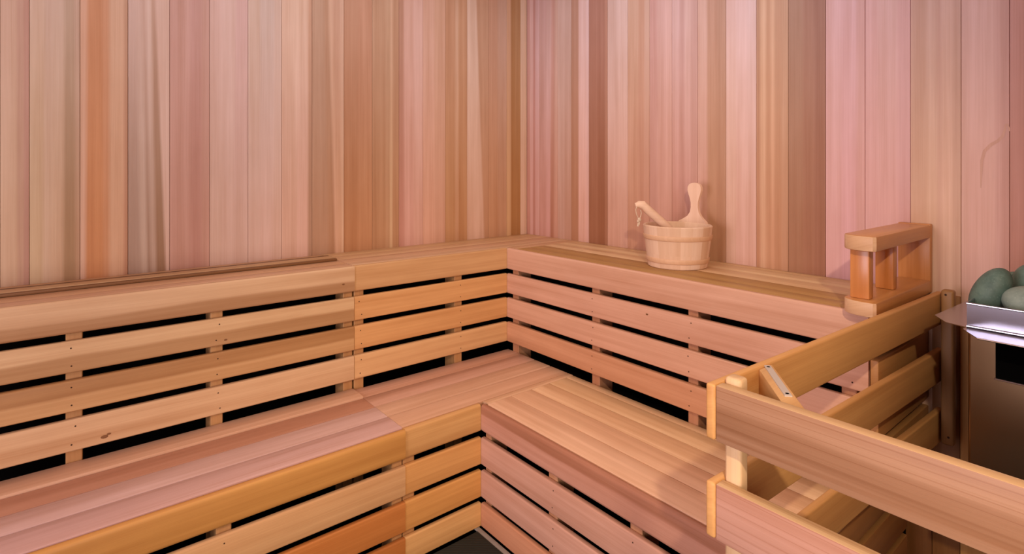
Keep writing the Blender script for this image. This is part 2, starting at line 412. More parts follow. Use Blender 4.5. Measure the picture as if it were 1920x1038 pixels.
def wall_board(mb, ax, a0, a1, zb, zt, strips, gap=.0011, k=1.0):
    """one tongue-and-groove board on a wall plane (ax=0: y=0 wall, ax=1: x=0 wall); proud face at 0, groove behind"""
    bm = mb.bm; su, sv = random.uniform(0, 60), random.uniform(0, 60)
    lo, hi = (a0, a1)
    W = hi - lo; sg = 1 if W > 0 else -1   # signed width
    e = gap * sg
    def P(a, z, d):
        return bm.verts.new((a, d, z) if ax == 0 else (d, a, z))
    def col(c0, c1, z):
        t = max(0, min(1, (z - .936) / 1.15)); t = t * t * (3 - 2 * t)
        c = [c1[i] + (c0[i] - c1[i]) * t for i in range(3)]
        kk = k ** .45        # lamp brightness offset in the colour: boards darker to the left
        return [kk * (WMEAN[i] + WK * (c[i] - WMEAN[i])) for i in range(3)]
    rows = sorted(set([zb, zt] + [z for z in (.936, 1.13, 1.35, 1.6, 1.85, 2.05) if zb < z < zt]))
    sub = []
    for i, (ft, fb, c0, c1) in enumerate(strips):
        nt_, nb_ = (strips[i + 1][0], strips[i + 1][1]) if i + 1 < len(strips) else (1, 1)
        sub.append((ft, fb, nt_, nb_, c0, c1))
    def fr(ft, fb, z):
        t = (z - .936) / 1.15
        return max(.002, min(.998, fb + (ft - fb) * t)) if 0 < ft < 1 else ft
    def quad(p, cols, uvs):
        f = bm.faces.new(p)
        for l, c, u in zip(f.loops, cols, uvs):
            l[mb.tint] = (*wc(c), 1); l[mb.uv].uv = (su + u[1], sv + u[0]); l[mb.band] = (.5, .1, 0, 0)
    D = .045
    nod = []            # (frac top, frac bottom, colours) nodes across the board, with soft borders
    for i, (ft, fb, gt, gb, c0, c1) in enumerate(sub):
        wt, wb = (gt - ft) * .42, (gb - fb) * .42
        nod.append((ft + (min(D, wt) if i else 0), fb + (min(D, wb) if i else 0), c0, c1))
        nod.append((gt - (min(D, wt) if i < len(sub) - 1 else 0), gb - (min(D, wb) if i < len(sub) - 1 else 0), c0, c1))
    for r0, r1 in zip(rows, rows[1:]):
        for (ft, fb, c0, c1), (gt, gb, d0, d1) in zip(nod, nod[1:]):
            x0b = lo + e + (W - 2 * e) * fr(ft, fb, r0); x1b = lo + e + (W - 2 * e) * fr(gt, gb, r0)
            x0t = lo + e + (W - 2 * e) * fr(ft, fb, r1); x1t = lo + e + (W - 2 * e) * fr(gt, gb, r1)
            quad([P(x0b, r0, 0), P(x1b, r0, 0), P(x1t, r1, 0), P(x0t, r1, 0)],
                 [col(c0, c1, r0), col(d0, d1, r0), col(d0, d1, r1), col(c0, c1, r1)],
                 [(x0b, r0), (x1b, r0), (x1t, r1), (x0t, r1)])
        for s, c in ((lo, strips[0]), (hi, strips[-1])):     # chamfer into the groove
            i = s + (e if s == lo else -e)
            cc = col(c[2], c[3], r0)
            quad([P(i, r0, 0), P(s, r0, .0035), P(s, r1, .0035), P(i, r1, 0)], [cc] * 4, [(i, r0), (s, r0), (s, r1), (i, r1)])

def generic(rng):
    b = rng.choice([(214,158,134), (205,145,118), (196,136,106), (220,166,146), (186,126,98), (212,152,126)])
    out = []; f = 0
    for i in range(rng.randint(1, 4)):
        j = rng.randint(-10, 8); c = tuple(v + j for v in b)
        out.append((f, f, c, tuple(int(v * k) for v, k in zip(c, (.95, .9, .84)))))
        f += rng.uniform(.2, .4)
        if f > .9: break
    return out
rng = random.Random(11)
# left wall (y = 0)
mb = MB()
for p0, p1, s in LB:
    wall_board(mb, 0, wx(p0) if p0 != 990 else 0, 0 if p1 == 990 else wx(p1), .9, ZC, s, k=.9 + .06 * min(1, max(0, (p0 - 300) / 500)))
x = wx(0)
while x > XW:
    nx = max(XW, x - .126); wall_board(mb, 0, nx, x, .9, ZC, generic(rng), k=.9); x = nx
mb.board((XW, .004, 0), (0, .05, ZC), 2, 0, wc((90,55,35)), bev=0)
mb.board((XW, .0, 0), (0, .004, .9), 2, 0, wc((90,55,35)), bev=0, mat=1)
wl = struct(mb.build('wall_left', [WALL, VOID], smooth=False))
# right wall (x = 0)
mb = MB()
YB = -1.79       # end of the benches
for p0, p1, s in RB:
    a = 0 if p0 == 990 else wy(p0); b_ = wy(p1)
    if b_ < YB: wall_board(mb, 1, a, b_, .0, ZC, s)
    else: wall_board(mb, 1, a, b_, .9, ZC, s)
y = wy(1960)
while y > YF:
    ny = max(YF, y - .12); wall_board(mb, 1, y, ny, 0, ZC, generic(rng)); y = ny
def stain(mb, pix, w, c):
    pts = []
    for px, py in pix:
        t_ = math.radians(TH); f_ = Vector((math.cos(t_), math.sin(t_), 0)); r_ = Vector((f_.y, -f_.x, 0))
        d_ = f_ + r_ * ((px - 960) / FPX) + Vector((0, 0, -(py - YH) / FPX))
        pts.append(CAMP + d_ * ((-.0004 - CAMP.x) / d_.x))
    prev = None
    for i, p in enumerate(pts):
        d_ = (pts[min(i + 1, len(pts) - 1)] - pts[max(i - 1, 0)]).normalized(); n_ = Vector((0, -d_.z, d_.y))
        k_ = w * (.25 + .75 * math.sin(math.pi * (i + .3) / (len(pts) - .4)))
        cur = (mb.bm.verts.new(p + n_ * k_), mb.bm.verts.new(p - n_ * k_))
        if prev:
            f = mb.bm.faces.new([prev[0], cur[0], cur[1], prev[1]])
            for l in f.loops: l[mb.tint] = (*wc(c), 1); l[mb.uv].uv = (l.vert.co.z, l.vert.co.y); l[mb.band] = (.5, .1, 0, 0)
        prev = cur
stain(mb, [(1839, 352), (1840, 325), (1841, 300), (1846, 283), (1858, 271), (1871, 264), (1880, 255), (1884, 244), (1886, 232)], .0042, (202,138,112))
stain(mb, [(1884, 236), (1888, 232), (1892, 240), (1893, 246)], .0022, (200,136,110))
mb.board((.004, YF, 0), (.05, 0.05, ZC), 2, 1, wc((90,55,35)), bev=0)
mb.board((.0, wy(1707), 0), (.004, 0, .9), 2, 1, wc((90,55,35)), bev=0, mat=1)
wr = struct(mb.build('wall_right', [WALL, VOID], smooth=False))
# walls behind the camera
DX0, DX1, DZ = -2.62, -1.75, 2.0       # added opening and unseen recess that shape the fill light
mb = MB(); x = XW
while x < .05:
    nx = min(.05, x + .12)
    for a, b_ in ((x, min(nx, DX0)), (max(x, DX1), nx)):
        if b_ - a > .002: mb.board((a + .001, YF - .05, 0), (b_ - .001, YF, ZC), 2, 0, wc((205,148,120)), bev=0)
    if nx > DX0 and x < DX1: mb.board((max(x, DX0), YF - .05, DZ), (min(nx, DX1), YF, ZC), 2, 0, wc((205,148,120)), bev=0)
    x = nx
struct(mb.build('wall_front', WALL, smooth=False))
mb = MB()
YH_ = YF - .72
for lo, hi in (((DX0 - .04, YH_, 0), (DX0, YF - .05, DZ)), ((DX1, YH_, 0), (DX1 + .04, YF - .05, DZ)), ((DX0 - .04, YH_ - .04, 0), (DX1 + .04, YH_, DZ)), ((DX0 - .04, YH_ - .04, DZ), (DX1 + .04, YF - .05, DZ + .04))):
    mb.board(lo, hi, 2, 0, wc((176,120,90)), bev=0)
struct(mb.build('fill_recess', WALL, smooth=False))
mb = MB(); y = YF
WY0, WY1, WZ0, WZ1 = -2.15, -1.15, .6, 1.85      # window in the far left wall
while y < 0:
    ny = min(0, y + .12)
    for z0, z1 in ((0, WZ0), (WZ0, WZ1), (WZ1, ZC)):
        a, b_ = y + .001, ny - .001
        if z0 == WZ0:
            segs = []
            if a < WY0: segs.append((a, min(b_, WY0)))
            if b_ > WY1: segs.append((max(a, WY1), b_))
        else: segs = [(a, b_)]
        for (a2, b2) in segs:
            mb.board((XW - .05, a2, z0), (XW, b2, z1), 2, 1, wc((205,148,120)), bev=0)
    y = ny
struct(mb.build('wall_back', WALL, smooth=False))
mb = MB()
t = .05
c = wc((196,140,106))
mb.board((XW - .05, WY0 - t, WZ0 - t), (XW + .015, WY0, WZ1 + t), 2, 1, c); mb.board((XW - .05, WY1, WZ0 - t), (XW + .015, WY1 + t, WZ1 + t), 2, 1, c)
mb.board((XW - .05, WY0, WZ0 - t), (XW + .015, WY1, WZ0), 1, 2, c); mb.board((XW - .05, WY0, WZ1), (XW + .015, WY1, WZ1 + t), 1, 2, c)
struct(mb.build('window_1', WOOD))
mb = MB(); y = YF
while y < 0.05:
    ny = min(.05, y + .12); mb.board((XW - .05, y + .001, ZC), (.05, ny - .001, ZC + .03), 0, 1, wc((206,150,120)), bev=0); y = ny
struct(mb.build('ceiling', CEIL, smooth=False))
mb = MB()
mb.board((XW - .2, YF - 1.0, -.05), (.3, .3, 0), 0, 1, (.05, .05, .05), bev=0)
FLOOR = plain('dark_floor', (.028, .03, .022), .85, 0, .2, .3, 30, .2)
struct(mb.build('floor', FLOOR, smooth=False))

MODE = 'L'
mb = MB()
mb.board((-.806, -1.79, .0), (-.787, -.64, .004), 1, 0, (.3, .26, .22), bev=.001)
struct(mb.build('trim_2', plain('grey_floor_edging', (.30, .27, .24), .7, 0, .3, .2, 50)))

mb = MB()
mb.board((-2.35, -1.85, 0.0), (-.807, -.668, .006), 0, 1, (.02, .02, .02), bev=.002)
o = mb.build('floor_mat', RUBBER); tag(o, 'dark ribbed rubber mat on the floor between the lower benches', 'mat')

# ------------------------------------------------------------------ benches
GAIN = (1.02, 1.27, 1.38)
T = .019
Z_F = .8423                                     # underside of the upper front board
US = [(.8226, .7355), (.7155, .6284), (.6078, .5207)]
LF = .3443
LS = [(.323, .226), (.205, .1086), (.088, .003)]

def nails(mb, ax, front, pos, z0, z1, mat=1):
    for p in pos:
        for z in (z0 + (z1 - z0) * .22, z0 + (z1 - z0) * .78):
            p2 = p + random.uniform(-.006, .006)
            if ax == 0: mb.disc((p2, front, z), (0, -1, 0), .0022, mat)
            else: mb.disc((front, p2, z), (-1, 0, 0), .0022, mat)

def slat(parent, name, ax, front, a0, a1, z0, z1, tint, band=(.5, .1, 0, 0), bev=.005, th=T, np=(), knots=(), edges=None, seg=3):
    """a board facing -y (ax=0) or -x (ax=1) with its front face at `front`"""
    mb = MB()
    lo, hi = min(a0, a1), max(a0, a1)
    if ax == 0: mb.board((lo, front, z0), (hi, front + th, z1), 0, 2, wc(tint), bev, seg, band, 'long')
    else: mb.board((front, lo, z0), (front + th, hi, z1), 1, 2, wc(tint), bev, seg, band, 'long')
    nails(mb, ax, front, np, z0, z1)
    for (p, fz, r) in knots:
        z = z0 + (z1 - z0) * fz
        if ax == 0: mb.disc((p, front, z), (0, -1, 0), r, 2, 10, 1.8)
        else: mb.disc((front, p, z), (-1, 0, 0), r, 2, 10, 1.8)
    return mb.build(name, [WOOD, NAIL, KNOT], parent)

def seat(parent, ax, c0, c1, a0, a1, z, tint, band=(.5, .1, 0, 0), th=.022, bev=.003):
    """a seat board: grain along ax, width c0..c1 in the other axis, top at z"""
    mb = MB()
    lo, hi = min(a0, a1), max(a0, a1); c0, c1 = min(c0, c1), max(c0, c1)
    if ax == 0: mb.board((lo, c0 + .0007, z - th), (hi, c1 - .0007, z), 0, 1, wc(tint), bev, 2, band, 'long')
    else: mb.board((c0 + .0007, lo, z - th), (c1 - .0007, hi, z), 1, 0, wc(tint), bev, 2, band, 'long')
    return mb.build('seat_board', WOOD, parent)

def upright(parent, ax, front, p0, p1, z0, z1, tint=(182,120,74), d=.075):
    mb = MB()
    p0, p1 = min(p0, p1), max(p0, p1)
    if ax == 0: mb.board((p0, front, z0), (p1, front + d, z1), 2, 0, wc(tint), .002, 1)
    else: mb.board((front, p0, z0), (front + d, p1, z1), 2, 1, wc(tint), .002, 1)
    return mb.build('upright', WOOD, parent)

MODE = 'U'
uL, uR, lL, lR = -.3387, -.4094, -.6516, -.7799
XJ, XJL = -1.121, -1.0835
XE = -2.45       # far end of the left sections, outside the picture
G = 'slatted cedar benches in two tiers'
# --- upper left
t = thing('sauna_bench', 'left section of the upper slatted cedar bench, raised brown batten along the wall', 'bench', (-1.8, uL, 0), G)
slat(t, 'front_board', 0, uL - .003, XE, XJ - .001, Z_F, ZU, (196,142,104), (.14, .26, .75, 0), bev=.007, knots=[(-1.165, .35, .003)])
cols = [((200,146,104), (.22, .3, .8, 0)), ((192,134,88), (.78, .32, .8, 0)), ((200,144,104), (.5, .1, 0, 0))]
for (z1, z0), (c, bd), kn in zip(US, cols, ([(-1.55, .18, .003)], [], [(-1.86, .22, .005), (-1.85, .28, .003)])):
    xe = XJ - .003
    slat(t, 'slat', 0, uL - .002, XE, xe, z0, z1, c, bd, np=(-1.93, -1.572), knots=kn)
for p in ((-1.945, -1.908), (-1.589, -1.554), (-1.157, -1.1225), (-2.3, -2.263)): upright(t, 0, uL + T - .001, *p, 0, Z_F + .05)
for c0, c1, tint in ((-.085, 0, (196,140,102)), (-.185, -.085, (196,140,102)), (-.262, -.185, (200,142,104)), (uL + T, -.262, (204,146,112))):
    seat(t, 0, c0, c1, XE, XJ - .001, ZU - .001, tint)
mb = MB()   # the brown batten lying along the wall
for c0, c1, h_, tn in ((-.187, -.168, .0085, (122,74,42)), (-.168, -.118, .0105, (186,134,94)), (-.118, -.088, .0085, (104,62,32))):
    mb.board((XE, c0, ZU - .001), (XJ - .004 - (c0 + .187) * -.02, c1, ZU + h_), 0, 1, wc(tn), .003, 2)
mb.build('batten', WOOD, t)['label'] = 'dark brown raised batten'
# --- upper corner
t = thing('sauna_bench', 'corner section of the upper cedar bench, below the meeting of the two walls', 'bench', (-.6, uL, 0), G)
slat(t, 'front_board', 0, uL, XJ, uR, Z_F, ZU, (198,138,92), bev=.006)
for (z1, z0), c in zip(US, ((206,138,86), (204,136,84), (208,146,98))):
    slat(t, 'slat', 0, uL, XJ - .001, uR, z0, z1, c, np=(-1.1, -.66))
for p in ((-1.115, -1.078), (-.675, -.638)): upright(t, 0, uL + T, *p, 0, Z_F + .05)
for c0, c1, tint, xe in ((-.085, 0, (200,146,104), 0), (-.17, -.085, (206,150,110), 0), (-.258, -.17, (204,146,110), 0), (uL + T, -.258, (212,158,122), 0)):
    seat(t, 0, c0, c1, XJ, -.001, ZU, tint)
seat(t, 0, -.388, uL + T, uR + T + .001, -.001, ZU, (204,146,108))
# --- upper right
t = thing('sauna_bench', 'right section of the upper cedar bench, carrying the bucket', 'bench', (uR, -1.1, 0), G)
slat(t, 'front_board', 1, uR, uL - .001, YB + .022, Z_F, ZU, (204,142,114), bev=.006)
cols = [((204,140,112), (.5, .1, 0, 0)), ((206,142,112), (.5, .1, 0, 0)), ((196,128,92), (.5, .1, 0, 0))]
for (z1, z0), (c, bd) in zip(US, cols):
    slat(t, 'slat', 1, uR, uL - .001, YB + .022, z0, z1, c, bd, np=(-.85, -1.265, -1.735), knots=[(-1.1, .7, .003)] if z1 > .8 else [])
for p in ((-.357, -.395), (-.831, -.869), (-1.247, -1.283), (-1.70, -1.736)): upright(t, 1, uR + T, *p, 0, Z_F + .05, (182,116,82))
for c0, c1, tint in ((-.038, -.0005, (204,150,108)), (-.132, -.038, (214,162,120)), (-.228, -.132, (214,160,118)), (-.316, -.228, (176,120,70)), (uR + T, -.316, (180,124,72))):
    seat(t, 1, c0, c1, -.389, YB, ZU, tint)
for z0, z1 in [(Z_F, ZU - .024)] + [(b_, a) for a, b_ in US]:
    mb = MB(); mb.board((uR + .001, YB, z0), (-.003, YB + T, z1), 0, 2, wc((176,114,64)), .004, 2)
    mb.build('end_slat', [WOOD, NAIL], t)
# --- lower left
MODE = 'L'; YB = -1.738
t = thing('sauna_bench', 'left section of the lower cedar bench, lilac-tinged seat boards and brown front', 'bench', (-1.8, lL, 0), G)
slat(t, 'front_board', 0, lL - .004, XE, XJL - .001, LF, ZL - .0005, (194,124,62), (.6, .3, .15, 0), bev=.012, th=.024, seg=4)
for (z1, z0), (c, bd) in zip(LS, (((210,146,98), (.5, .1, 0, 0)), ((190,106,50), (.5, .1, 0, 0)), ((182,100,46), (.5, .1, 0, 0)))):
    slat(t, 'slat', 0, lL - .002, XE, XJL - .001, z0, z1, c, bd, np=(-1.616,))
for p in ((-1.636, -1.598), (-1.122, -1.086), (-2.2, -2.16)): upright(t, 0, lL + T, *p, 0, LF + .05)
for c0, c1, tint, bd in ((-.2322, -.33, (200,140,108), (.5, .1, 0, 0)), (-.33, -.428, (182,116,88), (.2, .1, .0, 0)), (-.428, -.526, (206,152,136), (.5, .1, 0, 0)), (-.526, lL + .02, (206,150,136), (.9, .2, .2, 0))):
    seat(t, 0, c0, c1, XE, XJL - .001, ZL + (.007 if c0 == -.2322 else 0), tint, bd, bev=.004)
# --- lower corner
t = thing('sauna_bench', 'corner section of the lower cedar bench with short orange front slats', 'bench', (-.9, lL, 0), G)
slat(t, 'front_board', 0, lL, XJL, lR, LF, ZL, (208,142,86), bev=.010, th=.024, seg=4)
for (z1, z0), c in zip(LS, ((214,140,80), (214,138,74), (218,150,92))):
    slat(t, 'slat', 0, lL, XJL, lR, z0, z1, c, np=(), knots=[(-1.03, .9, .002)] if .15 < z0 < .2 else [])
for p in ((-1.0825, -1.04),): upright(t, 0, lL + T, *p, 0, LF + .05)
for c0, c1, tint, bd in ((-.2322, -.326, (204,140,112), (.05, .2, .4, 0)), (-.326, -.424, (200,138,112), (.9, .2, .3, 0)), (-.424, -.524, (212,152,120), (.5, .1, 0, 0)), (-.524, lL + .022, (220,158,124), (.1, .15, .25, 0))):
    seat(t, 0, c0, c1, XJL, -.3195, ZL, tint, bd)
seat(t, 0, -.662, lL + .022, lR + .025, -.3195, ZL, (216,156,118))
# --- lower right
t = thing('sauna_bench', 'right section of the lower cedar bench, broad pale seat ending at the guard rail', 'bench', (lR, -1.2, 0), G)
slat(t, 'front_board', 1, lR, lL - .001, YB + .022, LF, ZL, (196,128,104), (.86, .24, .75, 0), bev=.012, th=.024, seg=4)
for (z1, z0), c in zip(LS, ((200,136,112), (198,134,110), (200,126,92))):
    slat(t, 'slat', 1, lR, lL - .001, YB + .022, z0, z1, c, np=(-1.03, -1.33))
for p in ((-.655, -.687), (-.988, -1.027), (-1.311, -1.351), (-1.70, -1.736)): upright(t, 1, lR + T, *p, 0, LF + .05, (188,124,88))
for c0, c1, tint, bd in ((-.3195, -.36, (220,162,120), (.5, .1, 0, 0)), (-.36, -.453, (222,166,122), (.5, .1, 0, 0)), (-.453, -.547, (224,164,122), (.5, .1, 0, 0)), (-.547, -.648, (224,162,124), (.5, .1, 0, 0)), (-.648, lR + .022, (228,166,130), (.5, .1, 0, 0))):
    seat(t, 1, c0, c1, -.6635, YB, ZL, tint, bd)
for z0, z1 in [(LF, ZL - .024)] + list((b_, a) for a, b_ in LS):
    mb = MB(); mb.board((lR + .001, YB, z0), (-.003, YB + T, z1), 0, 2, wc((168,106,58)), .004, 2)
    mb.build('end_slat', [WOOD, NAIL], t)

MODE = 'U'
# ------------------------------------------------------------------ guard rail round the heater
t = thing('guard_rail', 'pale cedar guard rail fencing the heater, standing past the bench ends', 'fence', (-1.15, -1.82, 0))
ANG = math.atan2(-1.826 + 1.785, -.06 + 1.16)
MA = Matrix.Translation((-1.162, -1.785, 0)) @ Matrix.Rotation(ANG, 4, 'Z')
LEN = 1.162 - .075
for i, (z0, z1) in enumerate(((.867, .955), (.712, .80), (.548, .636))):
    mb = MB(); mb.board((0, -.0165, z0), (LEN, 0, z1), 0, 2, wc((202,134,78)), .0045, 3, m=MA); mb.build('rail', WOOD, t)
for i, (z0, z1, c, bd) in enumerate(((.867, .955, (160,107,78), (.42, .2, .45, 0)), (.712, .80, (186,124,102), (.5, .1, 0, 0)), (.548, .636, (205,142,120), (.5, .1, 0, 0)))):
    mb = MB(); fs_ = mb.board((-1.161, -2.72, z0), (-1.139, -1.8025, z1), 1, 2, wc(c), .0022, 2, bd)
    for f in fs_:
        if f.normal.z > .6:            # pale sapwood plus warm lamp light painted on the upper edge
            for l in f.loops: l[mb.tint] = (*wc((202,148,104)), 1)
    mb.build('rail', WOODG, t)
for lo, hi, c in (((-1.138, -1.831, 0), (-1.112, -1.8035, .965), (208,154,112)), ((-1.138, -2.70, 0), (-1.11, -2.672, .965), (208,154,112)),
                  ((-.118, -1.873, .552), (-.09, -1.8445, .967), (150,98,56))):
    mb = MB(); mb.board(lo, hi, 2, 1, wc(c), .006, 3)
    if c[0] == 150: mb.disc((-.118, -1.856, .955), (-1, 0, 0), .003, 1); mb.disc((-.118, -1.862, .575), (-1, 0, 0), .003, 1)
    mb.build('post', [WOOD, NAIL], t)
mb = MB()   # corner brace: a block laid diagonally across the corner
mb.prism([(-1.031, -1.8065), (-.989, -1.8085), (-1.137, -1.930), (-1.137, -1.895)], 2, .885, .9515, wc((206,144,92)), 1, 0, bev=.002)
br = mb.build('corner_brace', WOOD, t)
mb = MB()
d = Vector((-1.112, -1.894, 0)) - Vector((-1.004, -1.806, 0)); d.normalize(); n = Vector((-d.y, d.x, 0)) * .0055
a = Vector((-1.006, -1.8085, 0)); b_ = Vector((-1.108, -1.8915, 0))
mb.prism([tuple((a + n)[:2]), tuple((b_ + n)[:2]), tuple((b_ - n)[:2]), tuple((a - n)[:2])], 2, .9516, .9535, (.6, .6, .6), 1, 0)
for q in (a + d * .008, b_ - d * .008):
    mb.disc((q.x, q.y, .9535), (0, 0, 1), .003, 1)
k = mb.build('bracket', [ZINC, BLACK], br); k['label'] = 'flat silver metal strip'

# ------------------------------------------------------------------ backrest stand at the end of the upper bench
t = thing('headrest', 'amber wooden headrest frame on the end of the upper bench', 'headrest', (-.25, -1.75, ZU))
def round_end(x0, x1, y0, y1, r, n=8):
    """plan of a board whose corner (x0,y1) is rounded with radius r"""
    p = [(x1, y1), (x1, y0), (x0 + .006, y0), (x0, y0 + .006)]
    cx_, cy_ = x0 + r * .8, y1 - r
    for i in range(n + 1):
        a = math.pi - (math.pi / 2) * i / n
        p.append((cx_ + r * .8 * math.cos(a), cy_ + r * math.sin(a)))
    return p
for nm, z0, z1 in (('base_board', ZU, ZU + .0365), ('top_board', 1.094, 1.131)):
    mb = MB(); mb.prism(round_end(-.455, -.022, -1.7985, -1.718, .05), 2, z0, z1, wc((196,124,70)), 1, 0, bev=.004)
    for f in mb.bm.faces:
        if f.normal.x < -.4:                       # paler end grain
            for l in f.loops: l[mb.tint] = (*wc((206,150,112)), 1)
    mb.build(nm, FIR, t)
for x0, x1 in ((-.425, -.395), (-.252, -.222)):
    mb = MB(); mb.board((x0, -1.775, ZU + .0365), (x1, -1.732, 1.094), 2, 1, wc((196,116,62)), .003, 2); mb.build('post', FIR, t)
mb = MB(); mb.board((-.0215, -1.7985, ZU), (-.001, -1.718, 1.133), 2, 1, wc((192,118,66)), .003, 2); mb.build('back_board', FIR, t)

# ------------------------------------------------------------------ bucket and ladle
bx, by, bz = -.202, -1.078, ZU
t = thing('bucket', 'pale wooden sauna bucket with upright paddle handle on the upper bench', 'bucket', (bx, by, bz))
mb = MB()
H = .151
rb, rt = .1046, .1236
def R(z): return rb + (rt - rb) * z / H
st = [wc(random.choice([(224,172,142), (216,162,130), (228,178,150), (220,168,138)])) for _ in range(18)]
prof = [(R(0) - .004, 0), (R(0), .003), (R(.05), .05), (R(.1), .1), (R(H) - .001, H - .003), (R(H) - .004, H), (R(H) - .011, H), (R(H) - .014, H - .004),
        (R(.06) - .014, .06), (R(.016) - .014, .016), (.0005, .016), (.0005, .008), (R(0) - .03, .008)]
mb.lathe(prof, 72, wc((220,166,126)), (bx, by, bz), stave=st)
body = mb.build('stave_body', PINE, t)
for zc in (.109, .028):
    mb = MB()
    pr = []
    for i in range(13):
        a = -math.pi / 2 + math.pi * i / 12
        z = zc + .0085 * math.sin(a); pr.append((R(z) + .0002 + .0035 * max(0, math.cos(a)) ** .6, z))
    pr = [(R(zc - .0085) - .001, zc - .0085)] + pr + [(R(zc + .0085) - .001, zc + .0085)]
    mb.lathe(pr, 72, wc((212,154,118)), (bx, by, bz), u0=9)
    mb.build('hoop', PINE, t)
# upright paddle handle: one long stave shaped like a paddle
mb = MB()
fw = Vector((math.cos(math.radians(TH)), math.sin(math.radians(TH)), 0)); rg = Vector((fw.y, -fw.x, 0))
az = math.radians(40)                                   # from image-right towards the back
rad = rg * math.cos(az) + fw * math.sin(az)
tan = rg * math.sin(az) - fw * math.cos(az)             # along the rim, towards the right
half = [(.066, -.012), (.062, .004), (.048, .012), (.031, .023), (.0205, .038), (.0165, .056), (.0165, .074), (.021, .092), (.0275, .108), (.031, .122), (.030, .134), (.0245, .143), (.014, .1485), (0, .150)]
half = [(w * .92, h) for w, h in half]
outline = half + [(-w, h) for w, h in reversed(half[:-1])]
bm = mb.bm
def PP(w, h, dpt):
    rr = R(H) - .012 + dpt
    # the foot follows the curve of the rim, the paddle is flat
    k = 1 if h < .01 else max(0, 1 - (h - .01) / .03)
    sag = (rr - math.sqrt(max(rr * rr - w * w, 1e-6))) * k
    p = Vector((bx, by, bz + H + h)) + rad * (rr - sag) + tan * w
    return bm.verts.new(p)
n = len(outline)
cols_ = 9
# build as lofted strips across the width at each height for a clean curved foot
rowsA = []
for (w, h) in half[:-1] + [(.003, .1498)]:
    rowsA.append([[PP(w * (2 * i / cols_ - 1), h, dd) for i in range(cols_ + 1)] for dd in (0, .0125)])
fs = []
for r0, r1 in zip(rowsA, rowsA[1:]):
    for i in range(cols_):
        fs.append(bm.faces.new([r0[0][i], r0[0][i + 1], r1[0][i + 1], r1[0][i]]))
        fs.append(bm.faces.new([r0[1][i + 1], r0[1][i], r1[1][i], r1[1][i + 1]]))
    fs.append(bm.faces.new([r0[0][0], r1[0][0], r1[1][0], r0[1][0]])); fs.append(bm.faces.new([r0[0][-1], r0[1][-1], r1[1][-1], r1[0][-1]]))
for r, flip in ((rowsA[0], 1), (rowsA[-1], 0)):
    for i in range(cols_):
        fs.append(bm.faces.new([r[0][i], r[1][i], r[1][i + 1], r[0][i + 1]]))
for f in fs:
    for l in f.loops:
        l[mb.tint] = (*wc((228,174,146)), 1); l[mb.uv].uv = (l.vert.co.z, (l.vert.co - Vector((bx, by, 0))).dot(tan)); l[mb.band] = (.5, .1, 0, 0)
mb.build('paddle_handle', PINE, t, ang=50)

t = thing('ladle', 'pale wooden ladle with a cord loop leaning in the bucket', 'ladle', (bx, by, bz + .03))
def I(px, py, dpt):   # a spot at forward distance dpt in the pixel's direction
    return CAMP + (fw + rg * ((px - 960) / FPX) + Vector((0, 0, -(py - YH) / FPX))) * dpt
P0, P1, P2 = I(1191, 385, 2.03), I(1205, 384.5, 2.03), I(1249, 424, 2.04)
P3 = Vector((bx, by, bz + .055)) + rg * .045
axis = [P0, P0.lerp(P1, .5) + Vector((0, 0, .003)), P1 + Vector((0, 0, .0015))]
for k in (.2, .4, .6, .8, 1): axis.append(P1.lerp(P2, k))
for k in (.3, .6, .85): axis.append(P2.lerp(P3, k))
mb = MB()
mb.tube(axis, [.0085, .0135, .0155, .016, .016, .016, .0165, .0165, .0155, .0135, .012], 0, 14, wc((226,172,142)))
mb.build('handle', PINE, t)
mb = MB()
sph = bmesh.ops.create_uvsphere(mb.bm, u_segments=24, v_segments=14, radius=.036, matrix=Matrix.Translation(P3 + Vector((0, 0, .004))))
top = [v for v in sph['verts'] if v.co.z > P3.z + .018]
bmesh.ops.delete(mb.bm, geom=top, context='VERTS')
fs = list(mb.bm.faces)
r = bmesh.ops.solidify(mb.bm, geom=fs, thickness=.004)
for f in mb.bm.faces:
    for l in f.loops: l[mb.tint] = (*wc((230,180,146)), 1); l[mb.uv].uv = (l.vert.co.x, l.vert.co.y)
mb.build('bowl', PINE, t)
mb = MB()
loop = [I(1194, 387, 2.013), I(1192, 393, 2.008), I(1193, 400, 2.008), I(1196, 407, 2.008), I(1198, 411, 2.009), I(1201, 406, 2.01), I(1202.5, 399, 2.012), I(1201, 393, 2.014)]
mb.tube(loop, .0016, 0, 8)
kn = bmesh.ops.create_icosphere(mb.bm, subdivisions=2, radius=.0068, matrix=Matrix.Translation(I(1199, 411.5, 2.009)) @ Matrix.Rotation(.6, 4, 'Y') @ Matrix.Scale(1.25, 4, (1, 0, 0)))
kn2 = bmesh.ops.create_icosphere(mb.bm, subdivisions=2, radius=.0048, matrix=Matrix.Translation(I(1196.5, 414.5, 2.008)))
mb.tube([I(1198, 413, 2.009), I(1197, 418, 2.009), I(1196, 424, 2.009)], [.0022, .003, .0036], 0, 8)
mb.tube([I(1199, 413, 2.009), I(1199, 417, 2.009), I(1198, 421, 2.009)], [.002, .0025, .003], 0, 8)
mb.build('cord', ROPE, t)['label'] = 'pale knotted cord loop'

# ------------------------------------------------------------------ heater
XH, YHL, YHR = -.40, -1.959, -2.46
ZB, ZCB, ZCT = .56, .945, .996
t = thing('sauna_heater', 'stainless steel sauna heater holding green stones, right edge of the photo', 'heater', (-.22, -2.2, ZB))
mb = MB()
mb.board((XH + .001, YHR, ZB), (-.045, YHL - .001, ZCB - .002), 2, 1, (.5, .5, .5), .006, 3)
body = mb.build('body', STEELD, t)
